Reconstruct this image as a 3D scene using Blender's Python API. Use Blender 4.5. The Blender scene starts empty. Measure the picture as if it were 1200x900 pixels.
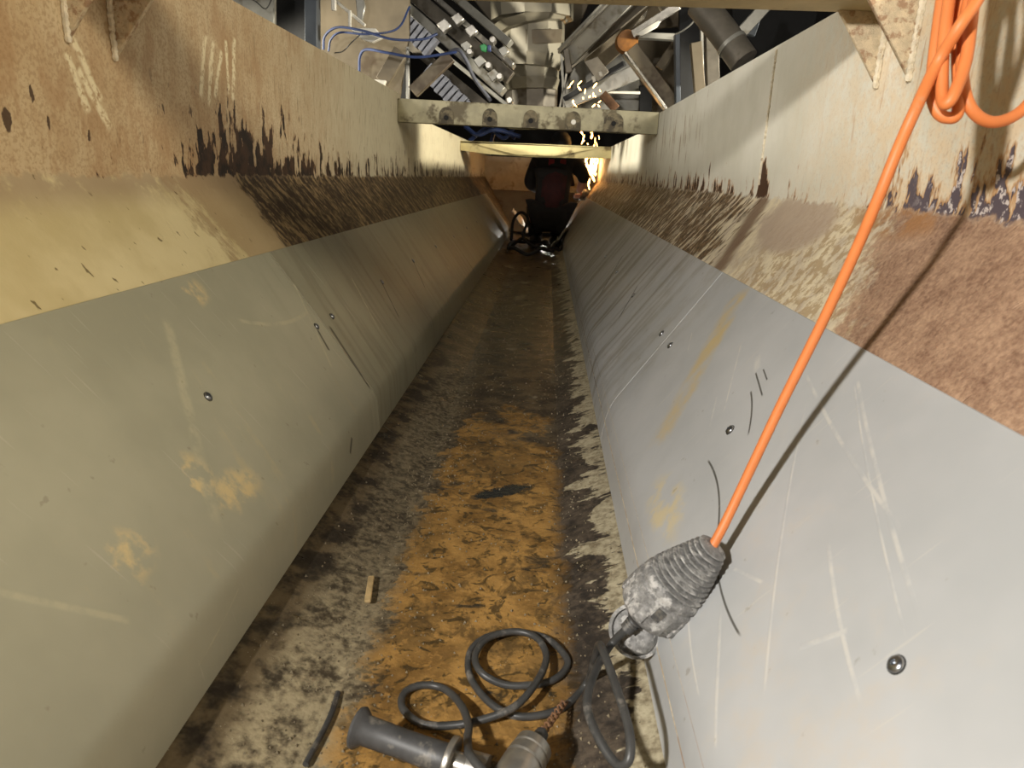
import bpy, bmesh, math, random
from math import radians, sin, cos, pi, sqrt
from mathutils import Vector, Matrix

random.seed(7)
sc = bpy.context.scene
col = sc.collection

# ------------------------------------------------------------------ camera, light, exposure
FPX = 830.0
CAM = Vector((0, 0, 0.45))
_fw = Vector(((642 - 600) / FPX, (207 - 450) / FPX, 1)).normalized()      # trough direction in camera axes
_a = Vector((cos(radians(2.3)), sin(radians(2.3)), 0)); _a = (_a - _fw * _a.dot(_fw)).normalized()
_u = _a.cross(_fw)
RW = Matrix((_a, _fw, _u))                                                # camera(right,down,fwd) -> world

cam_d = bpy.data.cameras.new('camera')
cam = bpy.data.objects.new('camera', cam_d); col.objects.link(cam)
cam_d.sensor_width = 36; cam_d.lens = FPX / 1200 * 36
cam_d.clip_start = 0.02
rx, dn, fd = RW @ Vector((1, 0, 0)), RW @ Vector((0, 1, 0)), RW @ Vector((0, 0, 1))
m = Matrix((rx, -dn, -fd)).transposed().to_4x4(); m.translation = CAM
cam.matrix_world = m
cam_d.dof.use_dof = True; cam_d.dof.focus_distance = 1.15; cam_d.dof.aperture_fstop = 14
sc.camera = cam

w = bpy.data.worlds.new('world'); sc.world = w; w.use_nodes = True
w.node_tree.nodes['Background'].inputs[0].default_value = (1.0, 0.95, 0.86, 1)
w.node_tree.nodes['Background'].inputs[1].default_value = 0.045

def lamp(name, kind, loc, target, power, color, size=0.1, size_y=None, spot=None, blend=0.4):
    d = bpy.data.lights.new(name, kind); d.energy = power; d.color = color
    if kind == 'AREA':
        d.shape = 'RECTANGLE'; d.size = size; d.size_y = size_y or size
    else:
        d.shadow_soft_size = size
    if kind == 'SPOT':
        d.spot_size = radians(spot); d.spot_blend = blend
    o = bpy.data.objects.new(name, d); col.objects.link(o)
    o.location = loc
    o.rotation_euler = (Vector(target) - Vector(loc)).to_track_quat('-Z', 'Y').to_euler()
    return o
# two flood lamps standing outside the trough behind the photographer: neutral one on the left, warm one on the right
lamp('flood_light_left', 'POINT', (-0.628, -0.46, 0.885), (0.1, 0.7, 0.2), 108.0, (1.0, 0.96, 0.90), 0.035)
lamp('flood_light_right', 'POINT', (0.90, 0.10, 1.13), (-0.5, 1.0, 0.4), 56.0, (1.0, 0.90, 0.71), 0.13)
# hall lamps either side of the trough further in, shining over the wall tops
lamp('hall_light_left', 'SPOT', (-2.3, 3.2, 0.96), (0.38, 4.0, 0.60), 420, (1.0, 0.93, 0.76), 0.06, spot=40)
lamp('hall_light_right', 'SPOT', (2.1, 3.2, 0.93), (-0.55, 4.0, 0.60), 420, (1.0, 0.93, 0.76), 0.06, spot=40)
lamp('fill_light_left_wall', 'SPOT', (1.6, 1.95, 1.03), (-0.55, 1.95, 0.60), 60, (1.0, 0.93, 0.80), 0.12, spot=62, blend=0.8)  # unseen fill spot, added to brighten the upper left wall
lamp('fill_light_right_wall', 'SPOT', (-1.85, 1.5, 1.10), (0.38, 1.6, 0.58), 85, (1.0, 0.95, 0.86), 0.14, spot=62, blend=0.8)  # unseen mirrored fill, added to lift the right wall
lamp('machine_fill_right', 'SPOT', (1.05, 1.3, 1.02), (-0.25, 3.9, 1.25), 30, (1.0, 0.94, 0.84), 0.10, spot=52, blend=0.7)  # unseen fill from the front, added to light the machinery
lamp('machine_fill_left', 'SPOT', (-1.20, 1.3, 1.04), (0.30, 3.9, 1.25), 30, (1.0, 0.94, 0.84), 0.10, spot=52, blend=0.7)  # its unseen opposite, likewise added for the machinery

vs = sc.view_settings
vs.view_transform = 'Standard'; vs.look = 'None'; vs.gamma = 1; vs.use_curve_mapping = False
vs.exposure = 0.08
sc.cycles.max_bounces = 5; sc.cycles.diffuse_bounces = 3; sc.cycles.glossy_bounces = 3

# ------------------------------------------------------------------ placement helpers
def _ray(px, py): return RW @ Vector(((px - 600) / FPX, (py - 450) / FPX, 1))
def atd(px, py, d): return CAM + _ray(px, py) * d
def aty(px, py, y):
    r = _ray(px, py); return CAM + r * (y / r.y)
def atz(px, py, z):
    r = _ray(px, py); return CAM + r * ((z - CAM.z) / r.z)

# ------------------------------------------------------------------ mesh helpers
class MB:
    def __init__(s): s.v = []; s.f = []
    def add(s, vs, fs):
        n = len(s.v); s.v += [Vector(q) for q in vs]; s.f += [[i + n for i in f] for f in fs]; return s
    def box(s, c, sx, sy, sz, rot=None):
        c = Vector(c); P = []
        for x in (-1, 1):
            for y in (-1, 1):
                for z in (-1, 1):
                    q = Vector((x * sx / 2, y * sy / 2, z * sz / 2))
                    if rot: q = rot @ q
                    P.append(c + q)
        return s.add(P, [(0, 1, 3, 2), (4, 6, 7, 5), (0, 4, 5, 1), (2, 3, 7, 6), (0, 2, 6, 4), (1, 5, 7, 3)])
    def bar(s, a, b, w, d, side=(0, 1, 0)):
        a, b = Vector(a), Vector(b); t = (b - a).normalized(); sd = Vector(side)
        n = t.cross(sd).normalized(); k = n.cross(t).normalized(); P = []
        for e in (a, b):
            for i, j in ((-1, -1), (1, -1), (1, 1), (-1, 1)): P.append(e + n * (i * w / 2) + k * (j * d / 2))
        return s.add(P, [(3, 2, 1, 0), (4, 5, 6, 7), (0, 1, 5, 4), (1, 2, 6, 5), (2, 3, 7, 6), (3, 0, 4, 7)])
    def prism(s, poly, vec):
        n = len(poly); v = Vector(vec); P = [Vector(q) for q in poly]; Q = [q + v for q in P]
        return s.add(P + Q, [list(range(n))[::-1], list(range(n, 2 * n))] + [(i, (i + 1) % n, n + (i + 1) % n, n + i) for i in range(n)])
    def tube(s, pts, r, n=10, cap=True):
        pts = [Vector(p) for p in pts]; R = r if isinstance(r, (list, tuple)) else [r] * len(pts)
        up = None; rings = []
        for i, p in enumerate(pts):
            t = (pts[min(i + 1, len(pts) - 1)] - pts[max(i - 1, 0)]).normalized()
            if up is None: up = t.orthogonal().normalized()
            up = (up - t * up.dot(t)).normalized(); b = t.cross(up)
            rings.append([p + (up * cos(2 * pi * k / n) + b * sin(2 * pi * k / n)) * R[i] for k in range(n)])
        base = len(s.v); s.v += [q for g in rings for q in g]
        for i in range(len(pts) - 1):
            for k in range(n):
                a, b = base + i * n + k, base + i * n + (k + 1) % n
                s.f.append([a, b, b + n, a + n])
        if cap:
            s.f.append([base + k for k in range(n)][::-1]); e = base + (len(pts) - 1) * n; s.f.append([e + k for k in range(n)])
        return s
    def lathe(s, a, b, prof, n=24):                # prof: (t in 0..1, radius)
        a, b = Vector(a), Vector(b); ax = (b - a)
        t = ax.normalized(); u = t.orthogonal().normalized(); w_ = t.cross(u); base = len(s.v)
        for q, r in prof:
            for k in range(n): s.v.append(a + ax * q + (u * cos(2 * pi * k / n) + w_ * sin(2 * pi * k / n)) * r)
        for i in range(len(prof) - 1):
            for k in range(n):
                x, y = base + i * n + k, base + i * n + (k + 1) % n
                s.f.append([x, y, y + n, x + n])
        s.f.append([base + k for k in range(n)][::-1]); e = base + (len(prof) - 1) * n; s.f.append([e + k for k in range(n)])
        return s
    def build(s, name, mat, parent=None, smooth=False, bevel=0, seg=2, angle=40):
        me = bpy.data.meshes.new(name)
        off = parent_world(parent)
        me.from_pydata([tuple(q - off) for q in s.v], [], s.f); me.validate()
        bm = bmesh.new(); bm.from_mesh(me); bmesh.ops.recalc_face_normals(bm, faces=bm.faces)
        if bevel:
            es = [e for e in bm.edges if len(e.link_faces) == 2 and e.calc_face_angle(0) > radians(30)]
            bmesh.ops.bevel(bm, geom=es, offset=bevel, segments=seg, affect='EDGES', profile=0.5)
        for f in bm.faces: f.smooth = bool(smooth or bevel)
        if smooth or bevel:
            for e in bm.edges:
                if len(e.link_faces) == 2 and e.calc_face_angle(0) > radians(angle): e.smooth = False
        bm.to_mesh(me); bm.free()
        me.materials.append(mat)
        o = bpy.data.objects.new(name, me); col.objects.link(o)
        if parent: o.parent = parent
        return o
def parent_world(p):
    v = Vector((0, 0, 0))
    while p: v += p.location; p = p.parent
    return v
def spline(pts, n=8):
    P = [Vector(p) for p in pts]; P = [P[0] * 2 - P[1]] + P + [P[-1] * 2 - P[-2]]; out = []
    for i in range(1, len(P) - 2):
        a, b, c, d = P[i - 1:i + 3]
        for k in range(n):
            t = k / n
            out.append(0.5 * ((2 * b) + (c - a) * t + (2 * a - 5 * b + 4 * c - d) * t * t + (3 * b - a - 3 * c + d) * t ** 3))
    out.append(P[-2]); return out
def tag(o, label=None, cat=None, group=None, kind=None):
    if label: o['label'] = label
    if cat: o['category'] = cat
    if group: o['group'] = group
    if kind: o['kind'] = kind
    return o
def thing(name, label, cat, base, group=None):
    o = bpy.data.objects.new(name, None); o.empty_display_size = 0.05; col.objects.link(o); o.location = base
    return tag(o, label, cat, group)

# ------------------------------------------------------------------ node helpers
def C(r, g, b):
    f = lambda c: (c / 255 / 12.92) if c / 255 <= 0.04045 else ((c / 255 + 0.055) / 1.055) ** 2.4
    return (f(r), f(g), f(b), 1)
class S:
    def __init__(s, g, k): s.g = g; s.k = k
    def __add__(s, o): return s.g.m('ADD', s, o)
    __radd__ = __add__
    def __sub__(s, o): return s.g.m('SUBTRACT', s, o)
    def __rsub__(s, o): return s.g.m('SUBTRACT', o, s)
    def __mul__(s, o): return s.g.m('MULTIPLY', s, o)
    __rmul__ = __mul__
    def __truediv__(s, o): return s.g.m('DIVIDE', s, o)
    def __pow__(s, o): return s.g.m('POWER', s, o)
class G:
    def __init__(g, name):
        g.mat = bpy.data.materials.new(name); g.mat.use_nodes = True; g.t = g.mat.node_tree
        g.b = g.t.nodes['Principled BSDF']
        tc = g.t.nodes.new('ShaderNodeTexCoord'); sp = g.t.nodes.new('ShaderNodeSeparateXYZ')
        g.t.links.new(tc.outputs['Object'], sp.inputs[0])
        g.P = S(g, tc.outputs['Object']); g.x, g.y, g.z = [S(g, sp.outputs[i]) for i in range(3)]
    def put(g, inp, v):
        if isinstance(v, S): g.t.links.new(v.k, inp)
        else: inp.default_value = v
    def m(g, op, a, b=0.0, clamp=False):
        n = g.t.nodes.new('ShaderNodeMath'); n.operation = op; n.use_clamp = clamp
        g.put(n.inputs[0], a); g.put(n.inputs[1], b); return S(g, n.outputs[0])
    def mx(g, a, b): return g.m('MAXIMUM', a, b)
    def mn(g, a, b): return g.m('MINIMUM', a, b)
    def abs(g, a): return g.m('ABSOLUTE', a)
    def v(g, x, y, z=0.0):
        n = g.t.nodes.new('ShaderNodeCombineXYZ')
        for i, q in enumerate((x, y, z)): g.put(n.inputs[i], q)
        return S(g, n.outputs[0])
    def noise(g, vec, scale, detail=4, rough=0.55, dist=0.0):
        n = g.t.nodes.new('ShaderNodeTexNoise'); g.put(n.inputs['Vector'], vec)
        n.inputs['Scale'].default_value = scale; n.inputs['Detail'].default_value = min(detail, 4)
        n.inputs['Roughness'].default_value = rough; n.inputs['Distortion'].default_value = dist
        return S(g, n.outputs['Fac'])
    def voro(g, vec, scale, feat='F1'):
        n = g.t.nodes.new('ShaderNodeTexVoronoi'); n.feature = feat; g.put(n.inputs['Vector'], vec)
        n.inputs['Scale'].default_value = scale; return S(g, n.outputs['Distance'])
    def ss(g, a, b, x):
        n = g.t.nodes.new('ShaderNodeMapRange'); n.interpolation_type = 'SMOOTHSTEP'
        if a > b: g.put(n.inputs[1], b); g.put(n.inputs[2], a); n.inputs[3].default_value = 1; n.inputs[4].default_value = 0
        else: g.put(n.inputs[1], a); g.put(n.inputs[2], b)
        g.put(n.inputs[0], x); return S(g, n.outputs[0])
    def mix(g, f, a, b):
        n = g.t.nodes.new('ShaderNodeMix'); n.data_type = 'RGBA'; n.clamp_factor = True
        g.put(n.inputs[0], f); g.put(n.inputs[6], a); g.put(n.inputs[7], b); return S(g, n.outputs[2])
    def blob(g, u, v, u0, v0, ru, rv, soft=0.6):
        d = ((u - u0) / ru) ** 2.0 if False else None
        a = (u - u0) * (1 / ru); b = (v - v0) * (1 / rv)
        return g.ss(1.0, 1.0 - soft, a * a + b * b)
    def seg(g, u, v, p, q, wd, bend=0.0):
        (u0, v0), (u1, v1) = p, q; L = sqrt((u1 - u0) ** 2 + (v1 - v0) ** 2); tx, ty = (u1 - u0) / L, (v1 - v0) / L
        a = (u - u0) * tx + (v - v0) * ty; b = (v - v0) * tx - (u - u0) * ty
        if bend: b = b - a * (L - a) * (4 * bend / L / L)
        return g.ss(wd, wd * 0.25, g.abs(b)) * g.ss(0.0, 0.06 * L, a) * g.ss(L, L * 0.9, a)
    def bump(g, h, strength, dist):
        n = g.t.nodes.new('ShaderNodeBump'); n.inputs['Strength'].default_value = strength; n.inputs['Distance'].default_value = dist
        g.put(n.inputs['Height'], h); g.t.links.new(n.outputs[0], g.b.inputs['Normal']); return g
    def out(g, col_, rough=0.5, metal=0.0, spec=0.5):
        g.put(g.b.inputs['Base Color'], col_); g.put(g.b.inputs['Roughness'], rough); g.put(g.b.inputs['Metallic'], metal)
        g.b.inputs['Specular IOR Level'].default_value = spec; return g.mat
def plain(name, c, rough=0.5, metal=0.0, var=0.25, scale=20, dirt=None, dirt_at=0.62, bump=0.0, spec=0.5):
    g = G(name); n = g.noise(g.P, scale, 5, 0.6)
    d = tuple(q * (1 - var) for q in c[:3]) + (1,); l = tuple(min(1, q * (1 + var)) for q in c[:3]) + (1,)
    k = g.mix(g.ss(0.3, 0.7, n), d, l)
    if dirt: k = g.mix(g.ss(dirt_at - 0.06, dirt_at + 0.06, g.noise(g.P, scale * 0.6, 7, 0.68)), k, dirt)
    if bump: g.bump(g.noise(g.P, scale * 6, 4, 0.6), bump, 0.002)
    return g.out(k, rough, metal, spec)

# ------------------------------------------------------------------ the trough: section
CX = -0.084
ZB = 0.430                      # bend between slanted plate and upright wall
Y0, Y1 = -1.6, 7.0
LIN_T = 0.008

def wall_material(name, side):
    g = G(name); y, z = g.y, g.z
    h = z - ZB
    wob = (g.noise(g.P, 40, 5, 0.65) - 0.5) * 0.030
    up = g.ss(-0.004, 0.003, h + wob)                       # upright part / slanted plate
    grain = g.noise(g.P, 260, 3, 0.6)
    cloud = g.noise(g.P, 7, 5, 0.6)
    cloud2 = g.noise(g.P, 26, 6, 0.65)
    streak = g.noise(g.v(y * 46, z * 6, 3.0), 1.0, 5, 0.62)       # runs downwards on the upright part
    streak2 = g.noise(g.v(y * 130, z * 16, 8.0), 1.0, 4, 0.6)
    rn = g.noise(g.v(y * 46, z * 15, 3.5), 1.0, 5, 0.60)          # elongated rust bites
    stip = g.noise(g.P, 230, 4, 0.7)
    slant = g.noise(g.v(y * 44 + z * 22, z * 17, 1.0), 1.0, 7, 0.70)   # scrapes on the slanted plate
    fine = g.noise(g.P, 95, 6, 0.7)
    if side < 0:
        paint = g.mix(g.ss(0.30, 0.68, cloud), C(184, 158, 120), C(202, 182, 146))
        paint = g.mix(g.ss(1.2, 2.3, y) * 0.7, paint, C(206, 200, 172))
        dust = g.ss(0.42, 0.60, streak * 0.55 + cloud2 * 0.45) * g.ss(2.6, 1.1, y)
        paint = g.mix(dust * 0.4, paint, C(170, 138, 100))
        paint = g.mix(g.ss(0.56, 0.66, streak2) * g.ss(0.9, 1.6, y) * 0.5, paint, C(120, 98, 66))
        # scraped pale strokes
        sm = None
        for (a, b) in [((0.855, 0.585), (0.905, 0.515)), ((0.862, 0.55), (0.915, 0.485)), ((0.845, 0.565), (0.875, 0.50)),
                       ((1.20, 0.645), (1.165, 0.545)), ((1.225, 0.64), (1.19, 0.535)), ((1.255, 0.63), (1.215, 0.55)), ((1.31, 0.66), (1.285, 0.55)), ((1.275, 0.65), (1.27, 0.56))]:
            q = g.seg(y + (cloud2 - 0.5) * 0.02, z, a, b, 0.0085); sm = q if sm is None else g.mx(sm, q)
        sm = sm * g.ss(0.36, 0.52, fine)
        A = g.ss(0.98, 1.26, y) * 0.13 + g.ss(1.0, 1.22, y) * g.ss(1.9, 1.45, y) * 0.06 - g.ss(1.5, 2.0, y) * 0.05
        field = rn + A - 0.045 - g.mx(h, 0.0) * 1.9
        rust = g.ss(0.525, 0.545, field) * up
        halo = g.ss(0.49, 0.53, field) * up
        spots = g.ss(0.645, 0.68, g.noise(g.v(y * 75, z * 26, 4.0), 1.0, 3, 0.5)) * g.ss(0.60, 0.50, z) * g.ss(1.7, 1.2, y) * g.ss(0.88, 1.05, y)
        for (uy, uz, ry, rz) in [(0.737, 0.484, 0.0065, 0.013), (0.779, 0.513, 0.0035, 0.010), (0.80, 0.485, 0.003, 0.008), (0.87, 0.476, 0.003, 0.007)]:
            spots = g.mx(spots, g.blob(y + (fine - 0.5) * 0.012, z, uy, uz, ry, rz, 0.3))
        paint = g.mix(g.ss(0.47, 0.60, stip) * 0.5 * g.ss(2.2, 1.2, y), paint, C(150, 120, 84))
        paint = g.mix(g.ss(0.52, 0.60, g.noise(g.v(y * 22, z * 9, 2.2), 1.0, 6, 0.7)) * g.ss(2.4, 1.2, y) * 0.4, paint, C(160, 124, 86))
        paint = g.mix(sm, paint, C(226, 212, 174))
        col_ = g.mix(halo * 0.5, paint, C(140, 100, 62))
        col_ = g.mix(spots * 0.9, col_, C(62, 42, 30))
        col_ = g.mix(rust, col_, g.mix(g.ss(0.4, 0.6, cloud2), C(38, 28, 22), C(72, 51, 36)))
        # slanted plate: cream close by, stained brown further in
        low = g.mix(g.ss(0.35, 0.65, cloud), C(196, 180, 134), C(216, 202, 158))
        low = g.mix(g.ss(-0.05, -0.008, h) * 0.75 * g.ss(0.35, 0.55, cloud2 + 0.08), low, C(160, 138, 112))
        bare = g.ss(0.47, 0.56, cloud2 * 0.35 + slant * 0.35 + g.ss(0.86, 1.22, y + h * 0.3) * 0.34) 
        low = g.mix(bare * 0.75, low, C(160, 136, 102))
        stain = g.ss(0.50, 0.58, slant * 0.45 + cloud2 * 0.25 + g.ss(1.18, 1.34, y + h * 0.12) * 0.34 - g.ss(2.4, 3.6, y) * 0.06)
        low = g.mix(stain, low, g.mix(g.ss(0.46, 0.60, slant * 0.65 + fine * 0.35), C(64, 49, 34), C(160, 136, 96)))
        specks = g.ss(0.68, 0.72, g.noise(g.v(y * 90 + z * 30, z * 55, 6.0), 1.0, 2, 0.5)) * g.ss(1.3, 1.0, y)
        low = g.mix(specks * 0.85, low, C(96, 80, 48))
        col_ = g.mix(up, low, col_)
        peel = rust + spots * 0.8 + (1 - up) * (stain * slant * 0.9 + bare * fine * 0.6)
    else:
        paint = g.mix(g.ss(0.30, 0.68, cloud), C(212, 208, 190), C(224, 220, 204))
        warm = g.ss(1.35, 0.75, y)
        paint = g.mix(warm * g.ss(0.35, 0.6, cloud2 * 0.6 + fine * 0.4), paint, C(220, 200, 168))
        paint = g.mix(g.ss(0.55, 0.66, streak * 0.6 + streak2 * 0.4) * (0.15 + g.ss(1.15, 0.8, y) * 0.75), paint, C(184, 138, 88))
        st2 = g.ss(0.58, 0.66, streak) * g.ss(1.75, 2.0, y) * g.ss(3.6, 2.4, y)
        paint = g.mix(st2 * 0.75, paint, C(140, 104, 66))
        A = g.ss(1.42, 1.6, y) * 0.10 + g.blob(y, z, 1.325, 0.435, 0.035, 0.085, 0.9) * 0.24 + g.ss(0.92, 0.82, y) * 0.16
        field = rn + A - 0.055 - g.mx(h, 0.0) * 3.3
        rust = g.ss(0.525, 0.545, field) * up
        halo = g.ss(0.46, 0.53, field) * up
        paint = g.mix(g.ss(0.52, 0.64, stip) * 0.22 * g.ss(1.4, 0.8, y), paint, C(160, 128, 96))
        dark = g.mix(g.ss(0.95, 0.80, y), C(74, 48, 30), C(92, 82, 88))
        col_ = g.mix(halo * 0.8, paint, C(178, 128, 74))
        col_ = g.mix(rust, col_, dark)
        flake = g.ss(0.54, 0.58, fine) * g.ss(0.80, 0.70, y) * rust
        col_ = g.mix(flake, col_, C(206, 196, 190))
        low = g.mix(g.ss(0.35, 0.6, cloud2), C(202, 188, 164), C(226, 212, 180))
        rough_cream = g.ss(1.3, 1.0, y)
        lump = g.noise(g.P, 62, 6, 0.66)
        low = g.mix(rough_cream * g.ss(0.46, 0.58, lump) * 0.7, low, C(166, 138, 98))
        smoothp = g.blob(y + (cloud2 - 0.5) * 0.1, z, 1.08, 0.40, 0.16, 0.05, 0.5)
        low = g.mix(smoothp * 0.85, low, C(180, 160, 140))
        brown = g.ss(0.44, 0.58, cloud2 * 0.30 + fine * 0.30 + g.ss(0.95, 0.60, y - h * 0.95 - 0.05) * 0.44)
        low = g.mix(brown, low, g.mix(g.ss(0.30, 0.70, cloud2 * 0.45 + stip * 0.55), C(120, 90, 72), C(186, 154, 126)))
        ledge = g.blob(y, z, 0.80, 0.43, 0.13, 0.035, 0.8)
        low = g.mix(ledge * g.ss(0.4, 0.55, cloud2) * 0.8, low, C(158, 112, 68))
        scr = g.ss(0.46, 0.54, slant * 0.75 + cloud2 * 0.1 + g.ss(1.12, 1.5, y) * 0.16 - 0.05)
        low = g.mix(scr * g.ss(1.05, 1.35, y), low, g.mix(g.ss(0.4, 0.6, fine), C(76, 60, 42), C(132, 106, 74)))
        diag = g.seg(y + (slant - 0.5) * 0.05, z, (1.31, 0.44), (1.22, 0.29), 0.045)
        low = g.mix(diag * 0.85, low, C(112, 84, 62))
        col_ = g.mix(up, low, col_)
        peel = rust + (1 - up) * (fine * 0.5 * brown + lump * rough_cream * 1.6 + scr * slant)
    g.bump(peel * -0.6 + grain * 0.12 + cloud2 * 0.3, 0.55, 0.004)
    return g.out(col_, g.mixr if False else 0.62, 0.0, 0.35)

def liner_material(name, side):
    g = G(name); y, z = g.y, g.z
    cloud = g.noise(g.P, 5, 5, 0.6); cl2 = g.noise(g.P, 30, 6, 0.65)
    wipe = g.noise(g.v(y * 26 + z * (-6 if side < 0 else 6), z * 3, 2.0), 1.0, 6, 0.6)
    hair = g.noise(g.v(y * 170 + z * 30, z * 9, 5.0), 1.0, 3, 0.5)
    if side < 0:
        c = g.mix(g.ss(0.3, 0.7, cloud), C(158, 156, 136), C(172, 169, 148))  # warm light put into the base colour, with some dust
        c = g.mix(g.ss(0.45, 0.7, wipe) * g.ss(1.0, 1.3, y) * 0.55, c, C(104, 98, 76))
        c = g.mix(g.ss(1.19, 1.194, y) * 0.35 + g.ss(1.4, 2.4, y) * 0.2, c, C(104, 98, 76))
        c = g.mix(g.ss(0.58, 0.70, wipe * 0.7 + cl2 * 0.3) * 0.6, c, C(186, 176, 142))
        dustspots = None
        for (uy, uz, ry, rz) in [(0.70, 0.115, 0.05, 0.022), (0.52, 0.135, 0.03, 0.025), (0.66, 0.14, 0.02, 0.03), (0.90, 0.285, 0.03, 0.02)]:
            q = g.blob(y + (cl2 - 0.5) * 0.09, z + (cloud - 0.5) * 0.05, uy, uz, ry, rz, 0.9); dustspots = q if dustspots is None else g.mx(dustspots, q)
        c = g.mix(dustspots * g.ss(0.40, 0.62, cl2) * 0.95, c, C(214, 194, 146))
        segs = [((0.94, 0.245), (1.17, 0.215), 0.004, -0.012), ((0.80, 0.275), (0.62, 0.10), 0.010, 0.0), ((0.47, 0.10), (0.40, 0.17), 0.004, 0.0), ((0.60, 0.05), (0.50, 0.03), 0.0015, 0.003), ((1.20, 0.26), (1.10, 0.13), 0.004, 0), ((1.5, 0.25), (1.42, 0.12), 0.004, 0)]
        darks = [((1.21, 0.185), (1.185, 0.075), 0.006, 0), ((1.155, 0.188), (1.14, 0.155), 0.005, 0), ((1.66, 0.195), (1.60, 0.12), 0.004, 0), ((2.08, 0.20), (2.0, 0.13), 0.004, 0), ((1.02, 0.05), (1.0, 0.03), 0.006, 0)]
    else:
        c = g.mix(g.ss(0.3, 0.7, cloud), C(172, 174, 174), C(186, 187, 187))
        c = g.mix(g.ss(0.44, 0.66, wipe) * g.ss(1.1, 1.7, y) * 0.75, c, C(112, 104, 86))
        c = g.mix(g.ss(1.3, 2.4, y) * 0.35, c, C(118, 112, 96))
        c = g.mix(g.ss(0.45, 0.65, cl2 * 0.5 + wipe * 0.5) * g.ss(0.95, 1.3, y) * 0.4, c, C(140, 134, 118))
        c = g.mix(g.ss(0.50, 0.72, cl2 * 0.5 + cloud * 0.5) * g.ss(0.75, 0.5, y) * 0.5, c, C(196, 182, 162))
        yel = g.seg(y + (cl2 - 0.5) * 0.04, z + (cloud - 0.5) * 0.02, (1.05, 0.30), (0.88, 0.11), 0.030)
        c = g.mix(yel * g.ss(0.3, 0.6, wipe * 0.5 + cl2 * 0.5), c, C(196, 176, 132))
        yel2 = g.blob(y + (cl2 - 0.5) * 0.06, z, 0.74, 0.10, 0.08, 0.03, 0.9)
        c = g.mix(yel2 * g.ss(0.42, 0.6, cl2) * 0.8, c, C(206, 190, 148))
        segs = [((0.66, 0.255), (0.40, 0.115), 0.0016, 0.006), ((0.70, 0.27), (0.43, 0.235), 0.0022, 0.004), ((0.62, 0.29), (0.36, 0.21), 0.0022, 0.003), ((0.615, 0.285), (0.36, 0.20), 0.0012, 0.003), ((0.48, 0.20), (0.35, 0.165), 0.002, 0.003),
                ((0.52, 0.115), (0.40, 0.075), 0.002, 0), ((0.90, 0.255), (0.78, 0.19), 0.0018, 0), ((1.10, 0.225), (1.05, 0.205), 0.0015, 0), ((0.84, 0.20), (0.79, 0.175), 0.002, 0), ((0.545, 0.135), (0.50, 0.15), 0.002, 0), ((0.83, 0.255), (0.80, 0.245), 0.006, 0), ((0.42, 0.15), (0.40, 0.18), 0.003, 0), ((0.60, 0.10), (0.45, 0.075), 0.0014, 0.004)]
        darks = [((0.735, 0.158), (0.60, 0.133), 0.0016, -0.008), ((0.572, 0.125), (0.47, 0.12), 0.0014, 0.004), ((0.80, 0.243), (0.74, 0.232), 0.0014, 0), ((0.79, 0.25), (0.76, 0.245), 0.0012, 0), ((0.775, 0.228), (0.70, 0.20), 0.0016, -0.003),
                 ((1.7, 0.21), (1.62, 0.14), 0.004, 0), ((2.2, 0.23), (2.05, 0.12), 0.005, 0)]
    hm = None
    for p, q, wd, bd in segs:
        k = g.seg(y, z, p, q, wd, bd); hm = k if hm is None else g.mx(hm, k)
    c = g.mix(hm * g.ss(0.35, 0.6, cl2) * 0.5, c, C(214, 210, 200) if side > 0 else C(196, 190, 160))
    dm = None
    for p, q, wd, bd in darks:
        k = g.seg(y, z, p, q, wd, bd); dm = k if dm is None else g.mx(dm, k)
    c = g.mix(dm * 0.85, c, C(58, 54, 44))
    c = g.mix(g.ss(0.66, 0.72, hair) * 0.25, c, C(210, 205, 190))
    c = g.mix(g.ss(0.70, 0.76, g.noise(g.P, 60, 3, 0.5)) * 0.35, c, C(110, 100, 84))
    g.bump(cloud * 0.6 + hm * 0.05 - dm * 0.2, 0.25, 0.01)
    return g.out(c, 0.42 + 0.0, 0.0, 0.4)

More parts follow.
